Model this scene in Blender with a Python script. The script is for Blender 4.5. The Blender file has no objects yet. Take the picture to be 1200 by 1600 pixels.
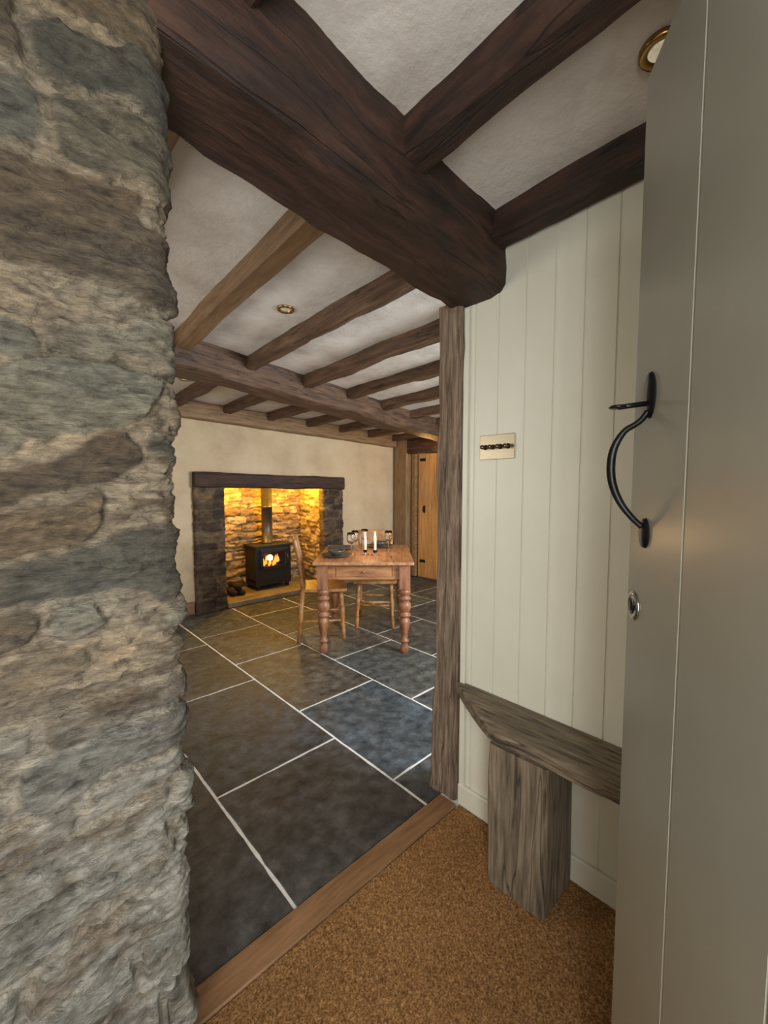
import bpy, math, random, bisect
from mathutils import Vector, Matrix, noise, Euler
random.seed(7)
SC = bpy.context.scene
COL = bpy.context.collection
SC.view_settings.view_transform = 'Standard'

def lin(r, g, b):
    def f(c):
        c /= 255.0
        return c/12.92 if c <= 0.04045 else ((c+0.055)/1.055)**2.4
    return (f(r), f(g), f(b), 1.0)

# ------------------------------------------------------------------ materials
def nmat(name, cols, scale=(1,1,1), ns=5, detail=8, rough=.6, rvar=0.0, bump=.3, bs=None, bdist=.01,
         attr=False, metallic=0.0, spec=.5, distort=0.0, rnd=0.0, crack=None, mottle=None, coat=0.0):
    m = bpy.data.materials.new(name); m.use_nodes = True
    nt = m.node_tree; N = nt.nodes; L = nt.links
    bs_ = N['Principled BSDF']
    tc = N.new('ShaderNodeTexCoord'); mp = N.new('ShaderNodeMapping')
    mp.inputs['Scale'].default_value = scale
    L.new(tc.outputs['Object'], mp.inputs['Vector'])
    vec = mp.outputs['Vector']
    if rnd > 0:
        oi = N.new('ShaderNodeObjectInfo')
        cm = N.new('ShaderNodeMath'); cm.operation = 'MULTIPLY'; cm.inputs[1].default_value = 37.0
        L.new(oi.outputs['Random'], cm.inputs[0])
        va = N.new('ShaderNodeVectorMath'); va.operation = 'ADD'
        L.new(vec, va.inputs[0]); L.new(cm.outputs[0], va.inputs[1]); vec = va.outputs[0]
    no = N.new('ShaderNodeTexNoise'); no.inputs['Scale'].default_value = ns
    no.inputs['Detail'].default_value = detail; no.inputs['Roughness'].default_value = .62
    no.inputs['Distortion'].default_value = distort
    L.new(vec, no.inputs['Vector'])
    rp = N.new('ShaderNodeValToRGB'); cr = rp.color_ramp
    n = len(cols)
    pos = [0.3+0.4*i/(n-1) for i in range(n)] if n > 1 else [0.5]
    cr.elements[0].position = pos[0]; cr.elements[0].color = cols[0]
    cr.elements[1].position = pos[-1]; cr.elements[1].color = cols[-1]
    for i in range(1, n-1):
        e = cr.elements.new(pos[i]); e.color = cols[i]
    L.new(no.outputs['Fac'], rp.inputs['Fac'])
    out = rp.outputs['Color']
    def mul(a, b):
        mx = N.new('ShaderNodeMix'); mx.data_type = 'RGBA'; mx.blend_type = 'MULTIPLY'
        mx.inputs['Factor'].default_value = 1
        L.new(a, mx.inputs[6]); L.new(b, mx.inputs[7]); return mx.outputs[2]
    if attr:
        at = N.new('ShaderNodeAttribute'); at.attribute_name = 'Col'
        out = mul(at.outputs['Color'], out)
    if mottle:
        n3 = N.new('ShaderNodeTexNoise'); n3.inputs['Scale'].default_value = mottle[0]; n3.inputs['Detail'].default_value = 5
        L.new(tc.outputs['Object'], n3.inputs['Vector'])
        r3 = N.new('ShaderNodeValToRGB'); r3.color_ramp.elements[0].position=.35; r3.color_ramp.elements[1].position=.65
        r3.color_ramp.elements[0].color = mottle[1]; r3.color_ramp.elements[1].color = mottle[2]
        L.new(n3.outputs['Fac'], r3.inputs['Fac']); out = mul(out, r3.outputs['Color'])
    crk = None
    if crack:
        mpc = N.new('ShaderNodeMapping'); mpc.inputs['Scale'].default_value = crack[0]
        L.new(tc.outputs['Object'], mpc.inputs['Vector'])
        nc = N.new('ShaderNodeTexNoise'); nc.inputs['Scale'].default_value = 1; nc.inputs['Detail'].default_value = 3
        L.new(mpc.outputs[0], nc.inputs['Vector'])
        s1 = N.new('ShaderNodeMath'); s1.operation='SUBTRACT'; s1.inputs[1].default_value=.5; L.new(nc.outputs['Fac'], s1.inputs[0])
        s2 = N.new('ShaderNodeMath'); s2.operation='ABSOLUTE'; L.new(s1.outputs[0], s2.inputs[0])
        mrc = N.new('ShaderNodeMapRange'); mrc.inputs['From Min'].default_value=0; mrc.inputs['From Max'].default_value=crack[1]
        mrc.inputs['To Min'].default_value=.28; mrc.inputs['To Max'].default_value=1
        L.new(s2.outputs[0], mrc.inputs['Value']); crk = mrc.outputs[0]
        out = mul(out, crk)
    if rnd > 0:
        hv = N.new('ShaderNodeHueSaturation')
        mr = N.new('ShaderNodeMapRange'); mr.inputs['To Min'].default_value = 1-rnd; mr.inputs['To Max'].default_value = 1+rnd
        L.new(oi.outputs['Random'], mr.inputs['Value']); L.new(mr.outputs[0], hv.inputs['Value'])
        L.new(out, hv.inputs['Color']); out = hv.outputs['Color']
    L.new(out, bs_.inputs['Base Color'])
    bs_.inputs['Metallic'].default_value = metallic
    bs_.inputs['Specular IOR Level'].default_value = spec
    bs_.inputs['Coat Weight'].default_value = coat
    if rvar > 0:
        mr2 = N.new('ShaderNodeMapRange'); mr2.inputs['To Min'].default_value = max(.03, rough-rvar)
        mr2.inputs['To Max'].default_value = rough+rvar
        mr2.inputs['From Min'].default_value = .3; mr2.inputs['From Max'].default_value = .7
        L.new(no.outputs['Fac'], mr2.inputs['Value']); L.new(mr2.outputs[0], bs_.inputs['Roughness'])
    else:
        bs_.inputs['Roughness'].default_value = rough
    if bump > 0:
        n2 = N.new('ShaderNodeTexNoise'); n2.inputs['Scale'].default_value = bs if bs else ns*3
        n2.inputs['Detail'].default_value = 10; n2.inputs['Roughness'].default_value = .65
        L.new(vec, n2.inputs['Vector'])
        hsrc = n2.outputs['Fac']
        if crk is not None:
            mm = N.new('ShaderNodeMath'); mm.operation='MULTIPLY'; L.new(hsrc, mm.inputs[0]); L.new(crk, mm.inputs[1]); hsrc = mm.outputs[0]
        bp = N.new('ShaderNodeBump'); bp.inputs['Strength'].default_value = bump
        bp.inputs['Distance'].default_value = bdist
        L.new(hsrc, bp.inputs['Height']); L.new(bp.outputs[0], bs_.inputs['Normal'])
    return m

def plain(name, col, rough=.5, metallic=0, trans=0, emit=None, es=0, ior=1.45):
    m = bpy.data.materials.new(name); m.use_nodes = True
    b = m.node_tree.nodes['Principled BSDF']
    b.inputs['Base Color'].default_value = col; b.inputs['Roughness'].default_value = rough
    b.inputs['Metallic'].default_value = metallic; b.inputs['Transmission Weight'].default_value = trans
    b.inputs['IOR'].default_value = ior
    if emit:
        b.inputs['Emission Color'].default_value = emit; b.inputs['Emission Strength'].default_value = es
    return m
W1=(1,1,1,1)
M = {}
M['beam'] = nmat('beam_dark_oak', [lin(30,18,12), lin(58,37,25), lin(86,57,40)], (1.2,6,6), 4, 12, .68, .1, .6, 9, .015, rnd=.08, distort=.3, crack=((.7,9,9),.012), mottle=(3,(.75,.72,.70,1),W1))
M['joist'] = nmat('joist_oak', [lin(58,39,27), lin(88,64,45), lin(114,86,62)], (1.2,8,8), 4, 12, .68, .1, .5, 9, .012, rnd=.15, distort=.3, crack=((.7,14,14),.012))
M['joist_light'] = nmat('joist_light_oak', [lin(98,74,48), lin(122,94,64), lin(140,110,78)], (1.2,12,12), 4, 10, .65, 0, .4, 9, .008, rnd=.08)
M['post'] = nmat('weathered_post', [lin(70,56,43), lin(120,100,80), lin(158,138,116)], (1.3,16,16), 4, 12, .7, 0, .7, 9, .01, distort=.5, crack=((.6,20,20),.02))
M['bench'] = nmat('weathered_bench_oak', [lin(60,50,39), lin(110,97,77), lin(144,130,106)], (1.3,16,16), 4, 12, .75, 0, .7, 9, .008, distort=.4, crack=((1.0,11,11),.013))
M['threshold'] = nmat('threshold_oak', [lin(104,74,46), lin(128,94,62), lin(146,110,76)], (1.5,14,14), 4, 8, .5, 0, .15, 9, .003)
M['plaster'] = nmat('rough_white_plaster', [lin(192,183,171), lin(216,209,198), lin(228,222,213)], (1,1,1), 3.5, 8, .9, 0, .35, 9, .025, mottle=(2.2,(.90,.89,.88,1),W1))
M['wall'] = nmat('cream_plaster', [lin(176,155,124), lin(192,171,139), lin(202,183,152)], (1,1,1), 2.5, 6, .9, 0, .2, 12, .01)
M['panel'] = nmat('painted_panelling', [lin(206,204,184), lin(213,211,193)], (1,1,1), 3, 4, .42, 0, .06, 30, .004)
M['door'] = nmat('sage_grey_paint', [lin(156,157,145), lin(164,165,154)], (1,1,1), 3, 4, .27, 0, .05, 25, .004)
M['stone'] = nmat('rubble_stone', [lin(126,121,112), lin(208,205,197), lin(255,252,244)], (1,1,3.0), 30, 14, .88, 0, 1.0, 50, .03, attr=True)
M['fstone'] = nmat('fireplace_stone', [lin(140,136,130), lin(215,213,208), lin(255,253,248)], (1,1,1.4), 12, 10, .85, 0, .8, 40, .01, attr=True)
M['slate'] = nmat('slate_flags', [lin(112,113,115), lin(188,188,187), lin(255,250,242)], (1,1,1), 15, 15, .50, .10, .65, 50, .008, attr=True, spec=.32, mottle=(4,lin(214,211,206),W1))
M['grout'] = nmat('pale_grout', [lin(196,192,184), lin(218,215,207)], (1,1,1), 30, 4, .85, 0, .2, 60, .003)
M['coir'] = nmat('coir_matting', [lin(96,65,36), lin(168,122,74), lin(216,172,118)], (1,1,1), 170, 6, .95, 0, 1.0, 230, .010, attr=True, spec=.1)
M['iron'] = nmat('black_iron', [lin(22,22,23), lin(42,41,41)], (1,1,1), 20, 4, .34, 0, .2, 60, .002, metallic=.7)
M['stove'] = nmat('stove_black', [lin(20,18,17), lin(32,29,27)], (1,1,1), 20, 4, .55, 0, .1, 60, .002)
M['flue'] = nmat('flue_steel', [lin(60,56,50), lin(92,86,78)], (1,1,1), 6, 4, .4, 0, .05, 30, .002, metallic=.6)
M['pine'] = nmat('waxed_pine', [lin(112,70,40), lin(154,102,60), lin(180,130,84)], (1,1,6), 5, 8, .42, 0, .2, 10, .004, rnd=.05)
M['pine_top'] = nmat('pine_tabletop', [lin(120,78,48), lin(164,114,74), lin(188,142,100)], (1,10,10), 4, 8, .38, 0, .15, 10, .004)
M['pine_dark'] = nmat('red_pine_legs', [lin(92,56,35), lin(130,84,54), lin(156,106,72)], (5,5,1), 5, 8, .45, 0, .2, 10, .004)
M['chair'] = nmat('honey_chair_wood', [lin(112,72,36), lin(150,104,56), lin(176,130,78)], (4,4,4), 4, 6, .4, 0, .15, 12, .003, rnd=.08)
M['plank_door'] = nmat('pine_plank_door', [lin(150,108,60), lin(176,132,80), lin(190,148,94)], (6,6,.8), 4, 6, .5, 0, .15, 10, .003)
M['oakpost'] = nmat('pale_oak_frame', [lin(96,72,46), lin(130,102,70), lin(150,122,88)], (1.3,12,12), 4, 8, .65, 0, .4, 9, .008, rnd=.05)
M['brass'] = nmat('antique_brass', [lin(150,120,66), lin(186,154,92)], (1,1,1), 10, 3, .28, 0, 0, metallic=1)
M['nickel'] = nmat('brushed_nickel', [lin(150,140,116), lin(172,162,138)], (1,1,30), 20, 3, .38, 0, 0, metallic=.9)
M['dark_metal'] = nmat('bronze_metal', [lin(110,98,80), lin(136,124,104)], (1,1,1), 20, 3, .22, 0, 0, metallic=1)
M['chrome'] = plain('polished_chrome', lin(170,170,168), .18, 1)
M['glass'] = plain('clear_glass', (1,1,1,1), .02, 0, 1.0)
M['wax'] = plain('candle_wax', lin(240,232,214), .5)
M['flame'] = plain('flame_glow', lin(255,180,80), .5, 0, 0, (1,.60,.20,1), 9)
M['fire'] = plain('stove_fire', lin(255,120,40), .5, 0, 0, (1,.24,.03,1), 2.6)
M['lampglass'] = plain('lamp_lens', lin(230,226,214), .4, 0, 0, (1,.85,.6,1), .3)
M['plate'] = plain('stoneware_plate', lin(70,68,62), .3)
M['bark'] = nmat('log_bark', [lin(28,20,14), lin(54,39,28)], (1,6,6), 12, 6, .9, 0, .6, 30, .01)
M['hearth'] = nmat('hearth_stone', [lin(88,76,62), lin(134,118,96)], (1,1,1), 6, 8, .6, 0, .3, 30, .006)
M['ash'] = nmat('burnt_log', [lin(20,14,10), lin(60,34,20)], (1,1,1), 20, 4, .9, 0, .3, 40, .004)

# ------------------------------------------------------------------ mesh builder
class MB:
    def __init__(s): s.v=[]; s.f=[]; s.sm=[]; s.mi=[]
    def add(s, vs, fs, smooth=False, mi=0, mat=None):
        b=len(s.v)
        for p in vs:
            p=Vector(p)
            if mat: p = mat @ p
            s.v.append(p)
        for f in fs:
            s.f.append([i+b for i in f]); s.sm.append(smooth); s.mi.append(mi)
        return s
    def box(s, c, d, mi=0, mat=None, taper=None):
        x,y,z=[k/2 for k in d]; vs=[]
        for sx in(-1,1):
            for sy in(-1,1):
                for sz in(-1,1):
                    t = taper if (taper and sz<0) else 1
                    vs.append((c[0]+sx*x*t,c[1]+sy*y*t,c[2]+sz*z))
        fs=[(0,1,3,2),(4,6,7,5),(0,4,5,1),(2,3,7,6),(0,2,6,4),(1,5,7,3)]
        return s.add(vs,fs,False,mi,mat)
    def lathe(s, prof, c=(0,0,0), seg=24, mi=0, mat=None, smooth=True):
        vs=[];fs=[]
        for r,z in prof:
            for k in range(seg):
                a=2*math.pi*k/seg
                vs.append((c[0]+r*math.cos(a),c[1]+r*math.sin(a),c[2]+z))
        for i in range(len(prof)-1):
            for k in range(seg):
                k2=(k+1)%seg
                fs.append((i*seg+k,i*seg+k2,(i+1)*seg+k2,(i+1)*seg+k))
        if prof[0][0]>1e-5: fs.append(tuple(range(seg))[::-1])
        if prof[-1][0]>1e-5: fs.append(tuple((len(prof)-1)*seg+k for k in range(seg)))
        return s.add(vs,fs,smooth,mi,mat)
    def tube(s, pts, rads, seg=12, mi=0, mat=None, flat=1.0):
        pts=[Vector(p) for p in pts]
        if not isinstance(rads,(list,tuple)): rads=[rads]*len(pts)
        vs=[];fs=[]
        ref=Vector((0,0,1))
        t0=(pts[1]-pts[0]).normalized()
        if abs(t0.dot(ref))>.9: ref=Vector((1,0,0))
        n=ref-t0*ref.dot(t0); n.normalize()
        for i,p in enumerate(pts):
            t=(pts[min(i+1,len(pts)-1)]-pts[max(i-1,0)]).normalized()
            n=(n-t*n.dot(t)).normalized(); b=t.cross(n)
            for k in range(seg):
                a=2*math.pi*k/seg
                vs.append(p+n*math.cos(a)*rads[i]+b*math.sin(a)*rads[i]*flat)
        for i in range(len(pts)-1):
            for k in range(seg):
                k2=(k+1)%seg
                fs.append((i*seg+k,i*seg+k2,(i+1)*seg+k2,(i+1)*seg+k))
        fs.append(tuple(range(seg))[::-1]); fs.append(tuple((len(pts)-1)*seg+k for k in range(seg)))
        return s.add(vs,fs,True,mi,mat)
    def prism(s, poly, z0, z1, mi=0, mat=None):
        n=len(poly)
        vs=[(p[0],p[1],z0) for p in poly]+[(p[0],p[1],z1) for p in poly]
        fs=[tuple(range(n))[::-1],tuple(range(n,2*n))]+[(i,(i+1)%n,n+(i+1)%n,n+i) for i in range(n)]
        return s.add(vs,fs,False,mi,mat)
    def build(s, name, mats, parent=None, loc=(0,0,0), rotz=0, matrix=None, bevel=0, bseg=2, cols=None):
        me=bpy.data.meshes.new(name); me.from_pydata([tuple(v) for v in s.v],[],s.f)
        if not isinstance(mats,(list,tuple)): mats=[mats]
        for m in mats: me.materials.append(m)
        me.polygons.foreach_set('use_smooth', s.sm); me.polygons.foreach_set('material_index', s.mi)
        if cols:
            ca=me.color_attributes.new('Col','FLOAT_COLOR','POINT')
            flat=[]
            for c in cols: flat += [c[0],c[1],c[2],1.0]
            ca.data.foreach_set('color', flat)
        me.update()
        o=bpy.data.objects.new(name,me); COL.objects.link(o)
        if matrix is not None: o.matrix_world=matrix
        else:
            o.location=loc; o.rotation_euler=(0,0,rotz)
        if parent: o.parent=parent
        if bevel>0:
            b=o.modifiers.new('Bevel','BEVEL'); b.width=bevel; b.segments=bseg; b.limit_method='ANGLE'; b.angle_limit=math.radians(40)
        return o

def top(o,label,cat,group=None):
    o['label']=label; o['category']=cat
    if group: o['group']=group
    return o
def struct(o,label=None):
    o['kind']='structure'
    if label: o['label']=label
    return o
def empty(name,loc,rotz=0):
    e=bpy.data.objects.new(name,None); e.empty_display_size=.1; COL.objects.link(e)
    e.location=loc; e.rotation_euler=(0,0,rotz); return e

def ceil(x,y): return 2.37-.045*x-.025*y

def timber(name,p0,p1,w,h,mat,up=(0,0,1),wob=.008,seed=0,ch=.012,step=.05,parent=None,foot=0):
    p0=Vector(p0);p1=Vector(p1);L=(p1-p0).length
    x=(p1-p0).normalized(); z=Vector(up); z=(z-x*z.dot(x)).normalized(); y=z.cross(x)
    mw=Matrix(((x.x,y.x,z.x,p0.x),(x.y,y.y,z.y,p0.y),(x.z,y.z,z.z,p0.z),(0,0,0,1)))
    a,b=w/2,h/2
    cor=[(a,b-ch),(a-ch,b),(-a+ch,b),(-a,b-ch),(-a,-b+ch),(-a+ch,-b),(a-ch,-b),(a,-b+ch)]
    sec=[]
    for i in range(8):
        q0=cor[i];q1=cor[(i+1)%8]; sec.append(q0)
        if i%2==1:
            for t in (.25,.5,.75): sec.append((q0[0]+(q1[0]-q0[0])*t,q0[1]+(q1[1]-q0[1])*t))
    n=max(2,int(L/step)); k=len(sec); vs=[];fs=[]
    for i in range(n+1):
        X=L*i/n
        dy=noise.noise(Vector((X*1.3,seed*3.1,1.7)))*wob*1.6; dz=noise.noise(Vector((X*1.3,seed*3.1,9.7)))*wob*1.2
        fl=1+foot*math.exp(-(X/.16)**2)
        for (sy,sz) in sec:
            q=Vector((X*4,sy*12+seed*7.3,sz*12))
            q2=Vector((X*14,sy*25+seed*7.3,sz*25))
            d=noise.noise(q)*wob+noise.noise(q2)*wob*.35
            m=Vector((0,sy,sz)).normalized()
            vs.append((X,sy+dy+m.y*d,sz*fl+dz+m.z*d))
    for i in range(n):
        for j in range(k):
            j2=(j+1)%k
            fs.append((i*k+j,(i+1)*k+j,(i+1)*k+j2,i*k+j2))
    fs.append(tuple(range(k))); fs.append(tuple(n*k+j for j in range(k))[::-1])
    mb=MB().add(vs,fs,True)
    o=mb.build(name,mat,parent,matrix=mw)
    try: o.data.set_sharp_from_angle(angle=math.radians(38))
    except Exception: pass
    return o

# ------------------------------------------------------------------ rubble masonry surface
def sstep(a,b,x):
    t=max(0,min(1,(x-a)/(b-a))); return t*t*(3-2*t)
def masonry(name,us,vs_,pos,courses,wr,jw,amp,rough,seed,pal,mortar,mat,parent=None,lime=None,fs_=1.0,flat=False,warp=.018,smear=0):
    rnd=random.Random(seed)
    cz=[courses[0]-1]+list(courses)
    umin,umax=us[0]-.5,us[-1]+.5
    rows=[]
    for i in range(len(cz)+1):
        hgt = (cz[i+1]-cz[i]) if 0<i+1<len(cz) else .1
        hgt=min(max(hgt,.03),.2)
        bs=[umin+rnd.random()*.2]
        while bs[-1]<umax: bs.append(bs[-1]+rnd.uniform(*wr)*(.55+hgt*5*fs_))
        props=[(rnd.uniform(.1,1),rnd.uniform(-.12,.12),rnd.uniform(-.22,.22),rnd.choice(pal),rnd.uniform(.82,1.12)) for _ in bs]
        rows.append((bs,props))
    V=[];C=[]
    nu=len(us)
    for v in vs_:
        for u in us:
            n1=noise.noise(Vector((u*5,v*7,seed)));n2=noise.noise(Vector((u*9,v*9,seed+31.7)))
            n3=noise.noise(Vector((u*28,v*28,seed+5)));
            vv=v+n1*warp+n3*.009; uu=u+n2*.035+n3*.010
            i=bisect.bisect(cz,vv)
            lo=cz[i-1] if i>0 else vv-1; hi=cz[i] if i<len(cz) else vv+1
            bs,props=rows[i if i<len(rows) else -1]
            j=bisect.bisect(bs,uu); l2=bs[j-1] if j>0 else uu-1; h2=bs[j] if j<len(bs) else uu+1
            hh,sx,sy,colr,br=props[(j-1)%len(props)]
            dv=min(vv-lo,hi-vv); du=min(uu-l2,h2-uu)
            d=min(dv,du) if (dv>.03 or du>.03) else .03-math.hypot(.03-dv,.03-du)
            f1=noise.fractal(Vector((u*11,v*22,seed*1.3)),1.0,2.1,5)
            f2=noise.fractal(Vector((u*45,v*85,seed*2.3)),.8,2.1,4)
            if flat:
                d+= noise.noise(Vector((u*12,v*12,seed+9)))*.012-.003
                if smear:
                    d-=max(0,noise.noise(Vector((u*7,v*7,seed+19)))-.12)*smear
                jn=sstep(0,jw*.7,d)
                q=noise.noise(Vector((u*5+colr[0]*40,v*28,seed+j*3.3)))*4.2+noise.noise(Vector((u*18,v*70,seed+j)))*.8
                led=(math.floor(q)+sstep(.42,.58,q-math.floor(q)))/4.2
                H=jn*(amp*(.25+.75*hh)+sx*(uu-(l2+h2)/2)*.3+sy*(vv-(lo+hi)/2)*.6+led*amp*.7)
                H+=rough*f1*(1.0-.5*jn)+rough*f2*(1.1-.6*jn)+(1-jn)*amp*.25
            else:
                jn=sstep(jw*.1,jw,d+n3*jw*.5)
                rid=abs(noise.noise(Vector((u*10+colr[0]*50,v*30,seed+j*3.3))))
                H=jn*(amp*hh+sx*(uu-(l2+h2)/2)*.35+sy*(vv-(lo+hi)/2)*.5 - rid*amp*.6)+rough*f1*(.55+.45*jn)+rough*.45*f2*(1.5-jn)
            V.append(pos(u,v,H))
            k=.80+.35*(f1*.5+.5)*.6+f2*.2
            c=[mortar[q]*(1-jn)+colr[q]*br*jn for q in range(3)]
            st=noise.noise(Vector((u*5,v*8,seed+77)))
            c=[c[0]*(1+.14*st),c[1]*(1+.03*st),c[2]*(1-.10*st)]
            c=[x*k for x in c]
            if lime:
                w=lime(u,v,f1+f2*.5,jn)
                c=[c[q]*(1-w)+lime_col[q]*w*(.85+.2*f1+.15*f2) for q in range(3)]
            C.append([max(.01,x) for x in c])
    F=[]
    for a in range(len(vs_)-1):
        for b in range(nu-1):
            F.append((a*nu+b,a*nu+b+1,(a+1)*nu+b+1,(a+1)*nu+b))
    mb=MB().add(V,F,True)
    return mb.build(name,mat,parent,cols=C)
lime_col=lin(204,202,193)[:3]

XE,YF,RC=.243,.80,.04
def wallpath(u,v,H):
    L1=XE-RC+.9
    if u<L1: return (-.9+u,YF-H,v)
    a=(u-L1)/RC
    H2=H*.55
    wv=noise.noise(Vector((0,v*3.1,4)))*.007
    if a<math.pi/2:
        nx,ny=math.sin(a),-math.cos(a); t=a/(math.pi/2); H=H*(1-t)+H2*t
        return (XE-RC+nx*(RC+H)+wv*t,YF+RC+ny*(RC+H),v)
    q=u-L1-RC*math.pi/2
    return (XE+H2+wv,YF+RC+q,v)
us=[i*.04 for i in range(0,20)]
u=.80
while u<1.22: us.append(u); u+=.0034
while u<1.62: us.append(u); u+=.02
vs_=[];v=0.0
while v<.42: vs_.append(v); v+=.03
while v<2.38: vs_.append(v); v+=.0034
vs_.append(2.40)
courses=[0.07,.17,.29,.36,.47,.56,.63,.72,.80,.86,.935,1.005,1.055,1.11,1.17,1.255,1.35,1.42,1.53,1.63,1.815,1.905,2.02,2.16,2.28,2.5]
pal=[lin(*c)[:3] for c in [(166,156,134),(148,132,106),(136,128,108),(168,160,140),(122,116,100),(146,126,98),(152,148,130),(130,112,88),(134,132,116)]]
def limef(u,v,f,jn):
    t=1-sstep(.75,1.25,v+f*.22)
    return max(0,min(.75,t*(.55+.8*f)))
o=masonry('wall_stone',us,vs_,wallpath,courses,(.24,.46),.013,.030,.010,19,pal,lin(192,175,148)[:3],M['stone'],lime=limef,flat=True,warp=.045,smear=.09)
struct(o,'rough rubble stone wall with lime mortar beside the opening')

# ------------------------------------------------------------------ floor of stone flags
mb=MB(); cols=[]
def addc(n,c):
    for _ in range(n): cols.append(c)
mb.add([(-.9,-.30,-.0025),(4.62,-.30,-.0025),(4.62,5.1,-.0025),(-.9,5.1,-.0025)],[(0,1,2,3)],mi=1); addc(4,(1,1,1))
columns=[(-.9,.05,[1.10,1.9,2.8,3.7,4.6]),(.05,.655,[1.10,2.05,3.0,3.9,4.6]),(.655,1.29,[1.10,1.75,2.68,3.55,4.6]),
 (1.29,1.885,[1.10,1.31,2.11,3.0,3.72,4.6]),(1.885,2.50,[-.3,.5,1.10,1.75,2.56,3.30,4.0,4.6]),(2.50,3.12,[-.3,.2,1.2,2.1,2.75,3.65,4.6]),
 (3.12,3.73,[-.3,.6,1.5,2.4,3.1,3.95,4.6]),(3.73,4.62,[-.3,.4,1.2,2.0,2.9,3.5,4.2,4.6]),(1.51,1.885,[-.3,.3,1.10])]
fp=[(100,103,104),(92,98,103),(108,112,112),(110,108,102),(98,100,99),(104,111,114)]
special={(2,0):(95,95,95),(2,1):(88,94,99),(2,2):(97,97,96),(3,1):(98,109,117),(3,2):(114,110,102),(3,0):(98,103,106),(4,3):(114,118,116),(4,2):(102,109,112),(1,0):(89,89,88),(3,3):(113,110,102),(4,4):(118,119,115)}
rr=random.Random(3)
for ci,(x0,x1,ys) in enumerate(columns):
    for ri in range(len(ys)-1):
        y0,y1=ys[ri],ys[ri+1]; g=.0058
        c=special.get((ci,ri),rr.choice(fp)); c=lin(*c)[:3]
        zz=rr.uniform(-.0008,.0008)
        a0,a1,b0,b1=x0+g,x1-g,y0+g,y1-g
        per=[]
        def edge(p,q):
            L=math.dist(p,q);n=max(2,int(L/.05))
            for k in range(n):
                t=k/n; per.append((p[0]+(q[0]-p[0])*t,p[1]+(q[1]-p[1])*t))
        edge((a0,b0),(a1,b0));edge((a1,b0),(a1,b1));edge((a1,b1),(a0,b1));edge((a0,b1),(a0,b0))
        cx,cy=(a0+a1)/2,(b0+b1)/2
        outer=[];inner=[]
        for p in per:
            j=noise.noise(Vector((p[0]*14,p[1]*14,ci*5+ri)))*.005
            dx,dy=p[0]-cx,p[1]-cy;l=math.hypot(dx,dy)
            q=(p[0]-dx/l*j,p[1]-dy/l*j); outer.append((q[0],q[1],-.0026))
            inner.append((q[0]-math.copysign(.003,dx),q[1]-math.copysign(.003,dy),zz))
        n=len(per)
        mb.add(outer+inner,[(i,(i+1)%n,n+(i+1)%n,n+i) for i in range(n)]+[tuple(range(n,2*n))],mi=0); addc(2*n,c)
o=mb.build('floor',[M['slate'],M['grout']],cols=cols); struct(o,'dark slate flagstone floor with pale grout lines')

# coir matting
xs=[];x=-.88
while x<1.384: xs.append(x); x+=.03 if x<0.2 else .006
xs.append(1.384)
ys=[];y=-.26
while y<1.005: ys.append(y); y+=.03 if y<.2 else .006
ys.append(1.007)
V=[];C=[];F=[];rc=random.Random(9)
for y in ys:
    for x in xs:
        cl=noise.noise(Vector((x*5,y*5,2)))*.10+noise.noise(Vector((x*60,y*60,5)))*.20
        h=.002+rc.random()*.004
        V.append((x,y,h)); k=.88+cl+rc.uniform(-.16,.16); C.append((k,k,k))
nx=len(xs)
for j in range(len(ys)-1):
    for i in range(nx-1): F.append((j*nx+i,j*nx+i+1,(j+1)*nx+i+1,(j+1)*nx+i))
mb=MB().add(V,F,True)
o=mb.build('coir_mat',M['coir'],cols=C); top(o,'golden brown coir entrance matting fitted inside the porch','doormat'); 

o=timber('threshold_strip',(.10,1.056,.002),(1.368,1.056,.002),.088,.016,M['threshold'],wob=.0012,seed=2,ch=.003)
top(o,'flat oak threshold strip between coir matting and slate floor','threshold')

# ------------------------------------------------------------------ ceiling
V=[];F=[];X=[-.95+i*.05 for i in range(113)];Y=[-.35+i*.05 for i in range(100)]
for y in Y:
    for x in X: V.append((x,y,ceil(x,y)+noise.noise(Vector((x*2.2,y*2.2,0)))*.008+noise.noise(Vector((x*8,y*8,3)))*.004))
for j in range(len(Y)-1):
    for i in range(len(X)-1): a=j*len(X)+i; F.append((a,a+len(X),a+len(X)+1,a+1))
mb=MB().add(V,F,True)
o=mb.build('ceiling',M['plaster']); s=o.modifiers.new('Solid','SOLIDIFY'); s.thickness=.05; s.offset=-1
struct(o,'rough white plaster ceiling between timber joists')

# ------------------------------------------------------------------ beams / joists
o=timber('ceiling_beam',(.22,.915,2.243),(1.43,.965,2.192),.25,.285,M['beam'],wob=.018,seed=1,ch=.02,step=.03)
top(o,'massive dark rough-hewn oak beam spanning the opening','beam')
def b2y(x): return 2.75+(x-.87)*.1456
A=(-.85,b2y(-.85)+.125);B=(4.54,b2y(4.54)+.125)
o=timber('ceiling_beam',(A[0],A[1],ceil(*A)-.20+.125),(B[0],B[1],ceil(*B)-.19+.125),.25,.25,M['joist'],wob=.016,seed=4,ch=.02)
top(o,'long rough oak cross beam carrying the joists of the dining room','beam')
o=timber('ceiling_beam',(-.85,4.432,ceil(-.85,4.45)-.095),(4.38,4.432,ceil(4.5,4.45)-.075),.12,.17,M['oakpost'],wob=.006,seed=5)
top(o,'pale oak wall beam above the fireplace wall','beam')
jx=[.36,.87,1.36,1.86,2.36,2.86,3.36,3.86,4.32]
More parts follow.
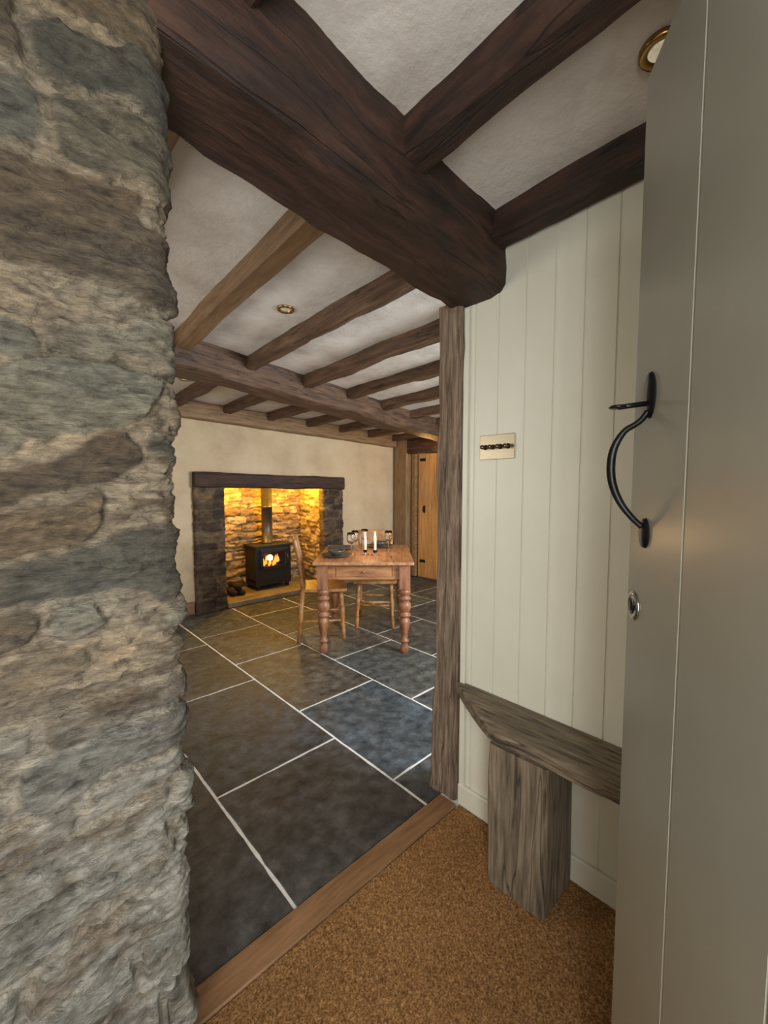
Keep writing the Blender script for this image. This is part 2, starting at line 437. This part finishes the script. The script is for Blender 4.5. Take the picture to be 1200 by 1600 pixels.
for i,x in enumerate(jx):
    mt=M['joist_light'] if i<2 else M['joist']
    h=.095; off=.037; w=.10 if i==1 else .085
    y0=1.07 if x<1.5 else -.26; y1=b2y(x)+.02
    dx=.03 if 0<i<5 else 0
    x0=x-dx; x1=x+dx
    o=timber('ceiling_joist',(x0,y0,ceil(x0,y0)-off),(x1,y1,ceil(x1,y1)-off),w,h,mt,wob=.006 if i<2 else .012,seed=10+i,ch=.01)
    top(o,'pale sanded oak ceiling joist' if i<2 else 'rough brown oak ceiling joist running to the cross beam','joist','dining room ceiling joists')
    y0=b2y(x)+.23; y1=4.38
    o=timber('ceiling_joist',(x,y0,ceil(x,y0)-off),(x,y1,ceil(x,y1)-off),.085,h,M['joist'],wob=.008,seed=30+i,ch=.01)
    top(o,'rough brown oak ceiling joist above the fireplace end','joist','fireplace bay ceiling joists')
for i,x in enumerate([-.15,.36,.875,1.347]):
    o=timber('ceiling_joist',(x,-.26,ceil(x,-.27)-.04),(x,.86,ceil(x,.86)-.04),.09,.11,M['beam'] ,wob=.011,seed=50+i,ch=.012,step=.03)
    top(o,'dark brown oak ceiling joist above the porch','joist','porch ceiling joists')

# ------------------------------------------------------------------ panelled wall, post
gro=[.967,.866,.758,.655,.558,.461,.36,.262,.165,.065,-.035,-.135]
prof=[(-.28,0)]
for g in sorted(gro):
    prof += [(g-.003,0),(g-.0015,.004),(g+.0015,.004),(g+.003,0)]
prof.append((1.018,0))
V=[];F=[];zt=2.36
for y,d in prof: V += [(1.40+d,y,0),(1.40+d,y,zt)]
n=len(prof)
for i in range(n-1): F.append((2*i,2*i+1,2*i+3,2*i+2))
b=len(V); V+=[(1.50,-.28,0),(1.50,-.28,zt),(1.50,1.018,0),(1.50,1.018,zt)]
F+=[(b,b+2,b+3,b+1),(2*n-2,2*n-1,b+3,b+2),(0,b,b+1,1)]
o=MB().add(V,F).build('wall_right',M['panel']); struct(o,'cream painted tongue-and-groove panelled wall')
o=MB().box((1.392,.3725,.048),(.016,1.29,.09)).build('baseboard_right',M['panel'],bevel=.004); struct(o,'cream painted skirting board')
o=MB().box((1.394,1.004,1.04),(.012,.024,2.0)).build('trim_1',M['panel'],bevel=.004); struct(o,'narrow cream edge bead beside the oak post')
o=timber('timber_post',(1.443,1.100,0),(1.440,1.078,2.07),.135,.125,M['post'],up=(0,1,0),wob=.014,seed=61,ch=.012,step=.03,foot=.12)
top(o,'weathered grey-brown oak post standing at the panelled wall end','post')

# ------------------------------------------------------------------ bench
bench=empty('bench',(1.30,.6,0)); top(bench,'rustic weathered oak bench with thick plank seat and block support','bench')
def bench_seat():
    V=[];F=[]
    rows=[]
    for i in range(40):
        y=-.12+i*(1.14/39)
        if y<.745: xf=1.195+.01*noise.noise(Vector((y*6,0,0)))+(.004 if y<.4 else 0)
        else:
            t=(y-.745)/(1.02-.745); xf=1.195+min(1,t)**1.15*.18
        rows.append((y,min(xf,1.385)))
    for y,xf in rows:
        for t in [0,.12,.3,.5,.7,.88,1]:
            x=xf+(1.397-xf)*t
            zt=.533+noise.noise(Vector((x*14,y*3,3)))*.004-(.006 if t==0 else 0)
            V.append((x-1.3,y-.6,zt))
        for t in [1,.66,.33,0]:
            x=xf+.004+(1.397-xf-.004)*t
            V.append((x-1.3,y-.6,.481+noise.noise(Vector((x*9,y*3,8)))*.003+(.004 if t==0 else 0)))
    k=11
    for i in range(len(rows)-1):
        for j in range(k):
            j2=(j+1)%k; F.append((i*k+j,i*k+j2,(i+1)*k+j2,(i+1)*k+j))
    F.append(tuple(range(k))[::-1]); F.append(tuple((len(rows)-1)*k+j for j in range(k)))
    return MB().add(V,F,True)
M['bench_seat']=nmat('weathered_bench_plank', [lin(60,50,39), lin(114,100,80), lin(150,136,112)], (16,1.5,16), 4, 10, .62, 0, .6, 9, .008, distort=.4, crack=((18,1.0,18),.015))
s=bench_seat().build('seat',M['bench_seat'],bench); s.data.set_sharp_from_angle(angle=math.radians(40))
l=timber('leg',(1.275-1.3,.640-.6,.0068),(1.290-1.3,.648-.6,.479),.20,.205,M['bench'],up=(0,1,0),wob=.006,seed=71,ch=.008,parent=bench,step=.03)

# ------------------------------------------------------------------ light switch
sw=empty('light_switch',(1.397,.864,1.491)); top(sw,'brushed metal switch plate with four toggles on cream panelling','light switch')
MB().box((0,0,0),(.005,.148,.092)).build('plate',M['nickel'],sw,bevel=.0015)
Ry=Matrix.Rotation(math.radians(-90),4,'Y')
for i in range(4):
    k=MB().lathe([(.010,0),(.010,.003),(.0055,.005),(.0042,.012),(.0065,.017),(.0085,.022),(.0075,.028),(.0035,.031),(0,.032)],(0,0,0),20,mat=Ry)
    k.build('toggle',M['dark_metal'],sw,loc=(-.002,-.048+i*.032,0))

# ------------------------------------------------------------------ near door
HX,HY=.145,-.214
door=empty('door_1',(HX,HY,0),math.radians(34.17)); struct(door,'sage grey painted plank door standing open'); 
gx=[.8-.195,.8-.39,.8-.585]
prof=[(0,0)]
for g in sorted(gx): prof+=[(g-.003,0),(g-.0012,-.003),(g+.0012,-.003),(g+.003,0)]
prof+=[(.794,0),(.8,-.006),(.8,-.045),(0,-.045)]
n=len(prof)
V=[(p[0],p[1],.012) for p in prof]+[(p[0],p[1],2.0) for p in prof]
F=[(i,(i+1)%n,n+(i+1)%n,n+i) for i in range(n)]+[tuple(range(n))[::-1],tuple(range(n,2*n))]
MB().add(V,F).build('panel',M['door'],door)
hd=empty('handle',(.728,0,1.382)); hd.parent=door; hd['label']='black iron thumb latch pull handle'
def catmull(P,n=6):
    out=[]
    for i in range(len(P)-1):
        p0=P[max(i-1,0)];p1=P[i];p2=P[i+1];p3=P[min(i+2,len(P)-1)]
        for k in range(n):
            t=k/n
            out.append(tuple(.5*((2*p1[q])+(-p0[q]+p2[q])*t+(2*p0[q]-5*p1[q]+4*p2[q]-p3[q])*t*t+(-p0[q]+3*p1[q]-3*p2[q]+p3[q])*t**3) for q in range(len(p1))))
    out.append(tuple(P[-1])); return out
ctrl=[(0,.004,.080,.0045),(0,.012,.068,.0045),(0,.022,.060,.0045),(0,.036,.050,.0048),(0,.049,.026,.0058),(0,.053,-.002,.0064),(0,.050,-.030,.0062),(0,.039,-.058,.0055),(0,.022,-.082,.0048),(0,.006,-.098,.0045)]
cc=catmull(ctrl,5)
g=MB(); g.tube([c[:3] for c in cc],[c[3] for c in cc],14)
g.build('grip',M['iron'],hd)
def leaf(zc,h,w,name):
    vs=[];n=28
    for k in range(n):
        a=2*math.pi*k/n; r=1-.18*max(0,math.sin(a*1.0))**3
        vs.append((w*math.cos(a)*r,math.sin(a)*h))
    V=[(p[0],0.0005,zc+p[1]) for p in vs]+[(p[0]*.9,.0045,zc+p[1]*.93) for p in vs]+[(0,.006,zc)]
    F=[(i,(i+1)%n,n+(i+1)%n,n+i) for i in range(n)]+[(n+i,n+(i+1)%n,2*n) for i in range(n)]
    MB().add(V,F,True).build(name,M['iron'],hd)
leaf(.105,.036,.021,'backplate'); leaf(-.108,.024,.018,'backplate')
g=MB(); g.tube([(0,.002,.093),(0,.03,.090),(0,.046,.088)],[.004,.004,.004],10)
g.lathe([(.010,-.002),(.0135,0),(.010,.003),(0,.004)],(0,.046,.088),20,mat=None)
g.build('thumb_press',M['iron'],hd)
lk=empty('lock',(.764,0,1.148)); lk.parent=door
Rx=Matrix.Rotation(math.radians(-90),4,'X')
MB().lathe([(.024,0),(.024,.002),(.021,.0035),(.013,.0035),(.012,.002),(0,.002)],(0,0,0),36,mat=Rx).build('escutcheon',M['chrome'],lk)
m=MB(); m.lathe([(.0080,.0),(.0080,.002),(0,.002)],(0,0,.004),24,mat=Rx); m.box((0,.0025,-.007),(.006,.003,.014)); m.build('keyhole',M['iron'],lk)

# ------------------------------------------------------------------ outer walls
T=2.5
def wallbox(name,boxes,mat,label=None):
    m=MB()
    for c,d in boxes: m.box(c,d)
    o=m.build(name,mat); return struct(o,label)
def bx(x0,x1,y0,y1,z0,z1): return (((x0+x1)/2,(y0+y1)/2,(z0+z1)/2),(x1-x0,y1-y0,z1-z0))
FW0,FW1=1.825,3.13; OZ=1.34; FY=4.5
wallbox('wall_far',[bx(-.95,FW0-.04,FY,FY+.03,0,T)],M['wall'],'cream plaster fireplace wall')
wallbox('wall_far',[bx(FW1+.04,4.62,FY,FY+.03,0,T)],M['wall'],'cream plaster fireplace wall')
wallbox('wall_far',[bx(FW0-.04,FW1+.04,FY,FY+.03,OZ,T)],M['wall'],'cream plaster above the fireplace')
wallbox('wall_east',[bx(4.55,4.65,-.35,4.62,0,T)],M['wall'])
wallbox('wall_left',[bx(-.98,-.9,-.35,4.62,0,T)],M['wall'])
wallbox('wall_front',[bx(-.95,-.72,-.42,-.275,0,T),bx(.185,2.1,-.42,-.275,0,T),bx(-.72,.185,-.42,-.275,2.06,T),
   bx(3.4,4.65,-.42,-.275,0,T),bx(2.1,3.4,-.42,-.275,0,.9),bx(2.1,3.4,-.42,-.275,2.0,T)],M['wall'])
o=MB().box((.30,4.488,.065),(2.42,.024,.13)).build('baseboard_far',M['threshold'],bevel=.004); struct(o)
o=MB().box((3.92,4.488,.065),(.9,.024,.13)).build('baseboard_far_end',M['threshold'],bevel=.004); struct(o)

# ------------------------------------------------------------------ fireplace
fpE=empty('fireplace',(0,0,0)); top(fpE,'large inglenook stone fireplace with dark timber lintel, warmly lit','fireplace')
def fr_(a,b,s):
    L=[];x=a
    while x<b: L.append(x); x+=s
    L.append(b); return L
wpal=[lin(*c)[:3] for c in [(196,168,124),(170,142,102),(208,182,140),(148,122,86),(184,158,116)]]
dpal=[lin(*c)[:3] for c in [(108,86,66),(86,68,54),(124,102,78),(96,80,64),(74,58,46)]]
rc=random.Random(5)
def crs(z1,a,b):
    L=[.0]; 
    while L[-1]<z1: L.append(L[-1]+rc.uniform(a,b))
    return L
BY=5.06
masonry('stone_back',fr_(FW0-.04,FW1+.04,.010),fr_(.0,1.72,.010),lambda u,v,H:(u,BY-H,v),crs(1.8,.04,.12),(.10,.25),.012,.034,.012,21,wpal,lin(150,122,82)[:3],M['fstone'],fpE,fs_=1.2,flat=True,warp=.03)
masonry('stone_side',fr_(4.505,BY+.03,.012),fr_(.0,1.72,.012),lambda u,v,H:(FW1+.012-H,u,v),crs(1.8,.04,.12),(.10,.2),.012,.030,.010,22,wpal,lin(150,122,82)[:3],M['fstone'],fpE,fs_=1.2,flat=True,warp=.03)
masonry('stone_side',fr_(4.505,BY+.03,.02),fr_(.0,1.72,.02),lambda u,v,H:(FW0-.012+H,BY+4.535-u,v),crs(1.8,.05,.11),(.10,.2),.014,.022,.008,23,wpal,lin(160,138,104)[:3],M['fstone'],fpE,fs_=1.2)
def jamb(nm,x0,x1,sd,h):
    W=x1-x0
    def pos(u,v,H):
        if u<.05: return (x0-H*.3,4.535-u*1.7,v)
        if u<.05+W: return (x0+u-.05,4.45-H,v)
        return (x1+H*.3,4.45+(u-.05-W)*.7,v)
    masonry(nm,fr_(0,W+.17,.012),fr_(0,h,.012),pos,crs(h+.1,.07,.15),(.14,.26),.014,.034,.010,sd,dpal,lin(112,94,72)[:3],M['fstone'],fpE,flat=True,warp=.03)
jamb('stone_jamb',1.53,1.835,31,1.34); jamb('stone_jamb',3.12,3.43,32,1.31)
timber('lintel',(1.525,4.445,1.402),(3.435,4.445,1.362),.10,.155,M['beam'],wob=.010,seed=41,parent=fpE)
MB().box((2.48,4.83,1.70),(1.42,.58,.04)).build('chimney_throat',M['hearth'],fpE)
h=MB().box((2.478,4.735,.03),(1.27,.63,.06)).build('hearth',M['hearth'],fpE,bevel=.012)

# stove
ST=empty('wood_stove',(2.545,4.84,.06)); top(ST,'black cast iron wood burning stove with lit fire on hearth','stove')
m=MB(); W,D=.48,.28
m.box((0,0,.535),(W+.03,D+.04,.025)); m.box((0,.0,.075),(W,D,.05)) ; m.box((-W/2+.01,0,.31),(.02,D,.44)); m.box((W/2-.01,0,.31),(.02,D,.44))
m.box((0,D/2-.01,.31),(W,.02,.44)); m.box((0,0,.11),(W,D,.02))
m.box((0,-D/2+.01,.20),(W-.02,.02,.16)); m.box((0,-D/2+.01,.495),(W-.02,.02,.07)); m.box((-W/2+.04,-D/2+.01,.37),(.06,.02,.2)); m.box((W/2-.04,-D/2+.01,.37),(.06,.02,.2))
for sx in(-1,1):
    for sy in (-1,1): m.box((sx*.2,sy*.11,.026),(.05,.04,.05),taper=.7)
m.build('body',M['stove'],ST,bevel=.004)
m=MB(); y=-D/2-.012
m.box((0,y,.475),(.38,.022,.045)); m.box((0,y,.265),(.38,.022,.045)); m.box((-.17,y,.37),(.04,.022,.2)); m.box((.17,y,.37),(.04,.022,.2))
d=m.build('door',M['stove'],ST,bevel=.004)
MB().box((0,y+.004,.37),(.30,.004,.17)).build('window',M['glass'],d)
MB().tube([(.175,y-.02,.33),(.175,y-.03,.35),(.175,y-.03,.39),(.175,y-.02,.41)],.006,10).build('handle',M['flue'],d)
m=MB(); rc=random.Random(2)
for i in range(15):
    x=-.135+i*.0192; hh=rc.uniform(.04,.12)
    m.lathe([(.002,0),(.013,.01),(.014,.02),(.008,hh*.6),(0,hh)],(x,rc.uniform(-.07,-.01),.285+rc.uniform(-.02,.02)),10)
m.build('fire',M['fire'],ST)
m=MB()
for i,(yy,zz) in enumerate([(-.05,.15),(.02,.16),(-.02,.22)]):
    m.tube([(-.14,yy,zz+.03),(0,yy+.01,zz+.035),(.14,yy-.01,zz+.03)],.03,10)
m.build('log',M['ash'],ST)
MB().lathe([(.075,.545),(.075,.57),(.066,.575),(.066,1.0),(.070,1.0),(.070,1.02),(.066,1.02),(.066,1.58)],(0,.02,0),28).build('flue_pipe',M['flue'],ST)
for i,(x,y_,z,r,a) in enumerate([(2.02,4.76,.098,.036,.3),(2.12,4.74,.095,.032,.2),(2.07,4.76,.160,.033,.35)]):
    m=MB(); m.tube([(-.12,0,0),(-.04,.003,0),(.04,-.003,0),(.12,0,0)],[r,r*1.04,r*.98,r],14)
    o=m.build('firewood_log',M['bark'],loc=(x,y_,z),rotz=math.radians(70)+a); top(o,'split firewood log with dark bark stacked beside the stove','log','logs on the hearth')

# ------------------------------------------------------------------ far doorway
o=timber('timber_post',(4.475,4.33,0),(4.475,4.33,ceil(4.475,4.33)+.01),.14,.26,M['oakpost'],up=(0,1,0),wob=.005,seed=81)
top(o,'thick pale oak post in the room corner beside the plank door','post')
o=timber('door_lintel',(4.47,4.19,1.90),(4.47,2.9,1.90),.14,.22,M['beam'],wob=.008,seed=82)
top(o,'dark oak lintel beam above the plank door','beam')
d2=empty('door_2',(4.53,3.65,0)); struct(d2,'honey pine plank door with iron strap hinges')
m=MB()
for i in range(7):
    m.box((0,-.36+i*.12,.90),(.03,.117,1.76))
m.build('planks',M['plank_door'],d2,bevel=.004)
m=MB(); m.box((-.02,.33,1.70),(.006,.10,.04)); m.box((-.02,.33,.25),(.006,.1,.04)); m.build('hinge',M['iron'],d2)
m=MB(); m.box((-.02,.30,1.0),(.008,.03,.10)); m.tube([(-.02,.30,1.04),(-.05,.30,1.02),(-.05,.30,.98),(-.02,.30,.96)],.005,8); m.build('latch',M['iron'],d2)
o=MB().box((4.515,4.135,.90),(.07,.075,1.78)).build('trim_2',M['oakpost'],bevel=.004); struct(o)
o=MB().box((4.515,3.17,.90),(.07,.075,1.78)).build('trim_3',M['oakpost'],bevel=.004); struct(o)

# ------------------------------------------------------------------ table
TX,TY=2.408,2.789; TR=math.radians(46.7)
tb=empty('dining_table',(TX,TY,0),TR); top(tb,'old pine farmhouse table with turned legs and end drawer','table')
TL,TW=.95,.79
MB().box((0,0,.737),(TL,TW,.026)).build('tabletop',M['pine_top'],tb,bevel=.006)
lx,ly=.385,.325
m=MB(); m.box((.385,0,.660),(.022,2*ly-.08,.125)); m.box((0,ly,.660),(2*lx-.08,.022,.125)); m.box((0,-ly,.660),(2*lx-.08,.022,.125))
m.box((-.385,0,.713),(.022,2*ly-.08,.018)); m.box((-.385,0,.606),(.022,2*ly-.08,.018)); m.box((-.385,.255,.66),(.022,.06,.09)); m.box((-.385,-.255,.66),(.022,.06,.09))
m.build('apron',M['pine'],tb,bevel=.002)
dr=MB().box((-.383,0,.6595),(.024,.444,.086)).build('drawer',M['pine'],tb,bevel=.004)
m=MB(); Rk=Matrix.Rotation(math.radians(-90),4,'Y')
m.lathe([(.006,0),(.006,.006),(.010,.010),(.011,.014),(.008,.018),(0,.019)],(0,0,0),18,mat=Matrix.Translation((-.395,0,.66))@Rk).build('knob',M['pine_dark'],dr)
legp=[(.020,0),(.026,.006),(.030,.03),(.030,.05),(.022,.075),(.022,.085),(.031,.092),(.033,.10),(.031,.108),(.022,.116),(.026,.16),(.034,.21),(.040,.25),(.040,.265),
 (.030,.285),(.028,.292),(.041,.300),(.044,.312),(.041,.324),(.029,.332),(.036,.345),(.044,.365),(.046,.385),(.042,.405),(.030,.425),(.041,.434),(.044,.445),(.041,.456),(.029,.465),
 (.038,.478),(.043,.492),(.043,.508),(.036,.520),(.030,.525)]
for sx in(-1,1):
    for sy in(-1,1):
        m=MB(); m.lathe([(r*1.12,z) for r,z in legp],(0,0,0),28); m.box((0,0,.624),(.086,.086,.2))
        m.build('leg',M['pine_dark'],tb,loc=(sx*lx,sy*ly,0))

# ------------------------------------------------------------------ chairs
def chair_meshes():
    P={}
    m=MB(); poly=[(.20,.195),(.205,.10),(.21,0),(.205,-.10),(.20,-.195),(.16,-.205),(-.14,-.185),(-.185,-.175),(-.195,-.12),(-.197,0),(-.195,.12),(-.185,.175),(-.14,.185),(.16,.205)]
    m.prism(poly[::-1],.432,.458); P['seat']=m
    for nm,x,y_ in [('fl',.155,.15),('fr',.155,-.15)]:
        m=MB(); pr=[(.013,0),(.016,.02),(.018,.10),(.013,.115),(.019,.125),(.013,.135),(.020,.22),(.021,.28),(.015,.30),(.021,.31),(.015,.32),(.020,.35),(.019,.434)]
        sh=Matrix(((1,0,-.05,x+.02),(0,1,-.045*(1 if y_>0 else -1),y_+.02*(1 if y_>0 else -1)),(0,0,1,0),(0,0,0,1)))
        m.lathe(pr,(0,0,0),16,mat=sh); P[nm]=m
    for nm,y_ in [('bl',.15),('br',-.15)]:
        m=MB(); s_=1 if y_>0 else -1
        m.tube([(-.215,y_+s_*.012,0),(-.195,y_+s_*.006,.2),(-.175,y_,.434)],[.015,.018,.019],12); P[nm]=m
    m=MB()
    for s_ in(-1,1):
        y_=s_*.15
        m.tube([(-.175,y_,.455),(-.178,y_+s_*.004,.53),(-.188,y_-s_*.006,.62),(-.200,y_+s_*.004,.70),(-.220,y_+s_*.010,.80),(-.236,y_+s_*.012,.885)],[.018,.020,.016,.020,.019,.014],12)
    def rail(z0,z1,x0,x1,hw,th,arch=0,bow=.02):
        V=[];F=[];n=14
        for i in range(n+1):
            t=-1+2*i/n; y_=t*hw; bx_=-bow*(1-t*t)
            zt=z1+arch*(1-t*t)
            for (xx,zz) in [(x0+bx_+th,z0),(x1+bx_+th,zt),(x1+bx_,zt),(x0+bx_,z0)]: V.append((xx,y_,zz))
        for i in range(n):
            for j in range(4): j2=(j+1)%4; F.append((i*4+j,i*4+j2,(i+1)*4+j2,(i+1)*4+j))
        F.append((0,3,2,1)); F.append((n*4,n*4+1,n*4+2,n*4+3))
        m.add(V,F)
    rail(.785,.865,-.226,-.243,.165,.018,.022)
    rail(.60,.635,-.194,-.199,.148,.015)
    V=[];F=[];zz=[.63,.66,.69,.72,.75,.79];ww=[.035,.055,.040,.030,.050,.045]
    for z,w in zip(zz,ww):
        x=-.218-(z-.63)*.17
        V+=[(x,-w,z),(x,w,z),(x+.010,w,z),(x+.010,-w,z)]
    for i in range(5):
        for j in range(4): j2=(j+1)%4; F.append((i*4+j,i*4+j2,(i+1)*4+j2,(i+1)*4+j))
    m.add(V,F)
    P['back']=m
    m=MB()
    for s_ in(-1,1): m.tube([(.165,s_*.160,.17),(0,s_*.158,.17),(-.195,s_*.156,.17)],[.009,.012,.009],10)
    m.tube([(.165,-.158,.25),(.165,0,.25),(.165,.158,.25)],[.009,.013,.009],10)
    m.tube([(0,-.156,.17),(0,0,.17),(0,.156,.17)],[.009,.012,.009],10)
    m.tube([(-.193,-.156,.22),(-.193,0,.22),(-.193,.156,.22)],[.009,.011,.009],10)
    P['str']=m
    return P
P=chair_meshes()
ch=empty('dining_chair',(2.152,3.085,0),math.radians(-43.3+10)); top(ch,'honey wood kitchen chair with shaped back pulled to table side','chair','dining chairs')
parts=[]
for k,nm in [('seat','seat'),('fl','leg'),('fr','leg'),('bl','leg'),('br','leg'),('back','backrest'),('str','stretcher')]:
    parts.append(P[k].build(nm,M['chair'],ch,bevel=.003 if k in('seat','back') else 0))
ch2=ch.copy(); COL.objects.link(ch2); ch2.location=(2.700,2.990,0); ch2.rotation_euler=(0,0,math.radians(-133.3))
ch2['label']='honey wood kitchen chair tucked under the far table end'
for p in parts:
    q=p.copy(); COL.objects.link(q); q.parent=ch2

# ------------------------------------------------------------------ table setting
TM=Matrix.Translation((TX,TY,0))@Matrix.Rotation(TR,4,'Z')
def tp(x,y_,z=.7502): return (TM@Vector((x,y_,z)))[:]
def candle(x,y_,h):
    e=empty('candle',tp(x,y_)); top(e,'lit white taper candle in small glass holder on table','candle','candles on the table')
    MB().lathe([(.032,0),(.034,.006),(.016,.012),(.011,.02),(.018,.035),(.019,.045),(.0125,.046),(.0120,.022),(0,.021)],(0,0,0),20).build('candle_holder',M['glass'],e)
    MB().lathe([(.0115,.022),(.0115,h-.01),(.0100,h),(.002,h+.001),(0,h+.001)],(0,0,0),16).build('wax',M['wax'],e)
    MB().lathe([(.001,h),(.005,h+.006),(.0065,h+.013),(.004,h+.025),(0,h+.038)],(0,0,0),12).build('flame',M['flame'],e)
    l=bpy.data.lights.new('candle_light','POINT'); l.energy=1.6; l.color=(1,.6,.25); l.shadow_soft_size=.012
    lo=bpy.data.objects.new('candle_light',l); COL.objects.link(lo); lo.location=(0,0,h+.055); lo.parent=e
candle(-.13,0,.155); candle(-.15,-.085,.165)
gp=[(.034,0),(.034,.002),(.006,.006),(.0035,.012),(.0035,.075),(.010,.085),(.032,.105),(.038,.13),(.036,.16),(.031,.185),(.030,.185),(.035,.16),(.037,.13),(.031,.107),(.009,.088),(0,.086)]
g0=MB().lathe(gp,(0,0,0),24)
gl=g0.build('wine_glass',M['glass'],loc=tp(-.08,.125)); top(gl,'clear stemmed wine glass standing on the pine table','glass','wine glasses on the table')
for x,y_ in [(.08,.10),(.20,.02),(.06,-.20)]:
    q=gl.copy(); COL.objects.link(q); q.location=tp(x,y_)
pp=[(.07,0),(.075,.003),(.10,.007),(.128,.016),(.13,.019),(.125,.019),(.098,.011),(.07,.007),(0,.006)]
pl=MB().lathe(pp,(0,0,0),36).build('plate',M['plate'],loc=tp(-.19,.24)); top(pl,'dark stoneware dinner plate set on the table','plate','dinner plates on the table')
for x,y_ in [(.33,-.12),(.20,.25)]:
    q=pl.copy(); COL.objects.link(q); q.location=tp(x,y_)
bp=[(.035,0),(.038,.004),(.062,.025),(.074,.045),(.0715,.045),(.058,.027),(.034,.009),(0,.008)]
bo=MB().lathe(bp,(0,0,0),32).build('bowl',M['plate'],loc=tp(-.19,.24,.7585)); top(bo,'small stoneware bowl resting on a dinner plate','bowl','bowls on plates')
q=bo.copy(); COL.objects.link(q); q.location=tp(.33,-.12,.7585)
def fork(x,y_,nm,lab):
    m=MB(); m.box((0,0,.0015),(.12,.006,.002)); m.box((.085,0,.002),(.06,.018 if nm=='fork' else .013,.002))
    o=m.build(nm,M['chrome'],loc=tp(x,y_),rotz=TR,bevel=.0008); top(o,lab,'cutlery')
fork(-.33,.10,'knife','steel table knife laid beside the dinner plate'); fork(-.30,-.22,'fork','steel fork laid on the table')

# ------------------------------------------------------------------ downlights
def downlight(x,y_,lab,e=3):
    z=ceil(x,y_)
    d=empty('downlight',(x,y_,z-.006)); d.rotation_euler=(math.atan(-.025),math.atan(.045),0); top(d,lab,'ceiling light','recessed downlights')
    MB().lathe([(.027,.002),(.027,-.003),(.032,-.006),(.041,-.006),(.045,-.001),(.045,.006)],(0,0,0),32).build('bezel',M['brass'],d)
    MB().lathe([(0,.001),(.028,.001)],(0,0,0),24).build('lens',M['lampglass'],d)
    if e>0:
        l=bpy.data.lights.new('downlight_lamp','SPOT'); l.energy=e; l.color=(1,.74,.42); l.spot_size=math.radians(140); l.spot_blend=1; l.shadow_soft_size=.12
        lo=bpy.data.objects.new('downlight_lamp',l); COL.objects.link(lo); lo.location=(0,0,-.02); lo.parent=d
downlight(1.17,1.99,'brass rimmed recessed spotlight in plaster ceiling',1)
downlight(1.22,3.70,'small brass recessed spotlight near fireplace wall',6)
downlight(3.1,3.80,'small brass recessed spotlight beyond the table',8)
downlight(1.125,.30,'brass rimmed recessed spotlight in porch ceiling',0)

# ------------------------------------------------------------------ lights
def area(name,loc,target,sx,sy,e,col):
    l=bpy.data.lights.new(name,'AREA'); l.shape='RECTANGLE'; l.size=sx; l.size_y=sy; l.energy=e; l.color=col
    o=bpy.data.objects.new(name,l); COL.objects.link(o); o.location=loc
    d=Vector(target)-Vector(loc); o.rotation_euler=d.to_track_quat('-Z','Y').to_euler(); return o
area('doorway_daylight',(-.38,-.50,1.25),(.2,1,.85),.6,1.5,48,(.96,.98,1))
area('window_daylight',(2.75,-.45,1.5),(2.3,2,.6),1.2,1.0,155,(.86,.93,1))
area('side_fill',(-.8,2.6,1.4),(2,2.8,1.2),1.2,.9,26,(1,.95,.88))  # added fill inside the solid left wall, no window is built there
def pt(name,loc,e,col,r=.04):
    l=bpy.data.lights.new(name,'POINT'); l.energy=e; l.color=col; l.shadow_soft_size=r
    o=bpy.data.objects.new(name,l); COL.objects.link(o); o.location=loc
pt('hearth_lamp',(2.10,4.66,1.38),44,(1,.53,.05)); pt('hearth_lamp',(2.86,4.66,1.38),44,(1,.53,.05))
pt('stove_fire_light',(2.545,4.80,.43),.8,(1,.4,.1))
pt('plank_door_light',(4.1,3.55,1.75),6,(1,.58,.2),.08)  # bare warm point light added in front of the plank door, no fixture
w=bpy.data.worlds.new('World'); SC.world=w; w.use_nodes=True
w.node_tree.nodes['Background'].inputs[0].default_value=(.75,.85,1,1); w.node_tree.nodes['Background'].inputs[1].default_value=.8

# ------------------------------------------------------------------ camera
cd=bpy.data.cameras.new('camera'); cam=bpy.data.objects.new('camera',cd); COL.objects.link(cam)
cam.location=(0,0,1.35); cam.rotation_euler=(math.radians(90-3.75),0,math.radians(-43.3))
cd.lens=14.74; cd.sensor_width=36; cd.clip_start=.01; cd.clip_end=100
SC.camera=cam
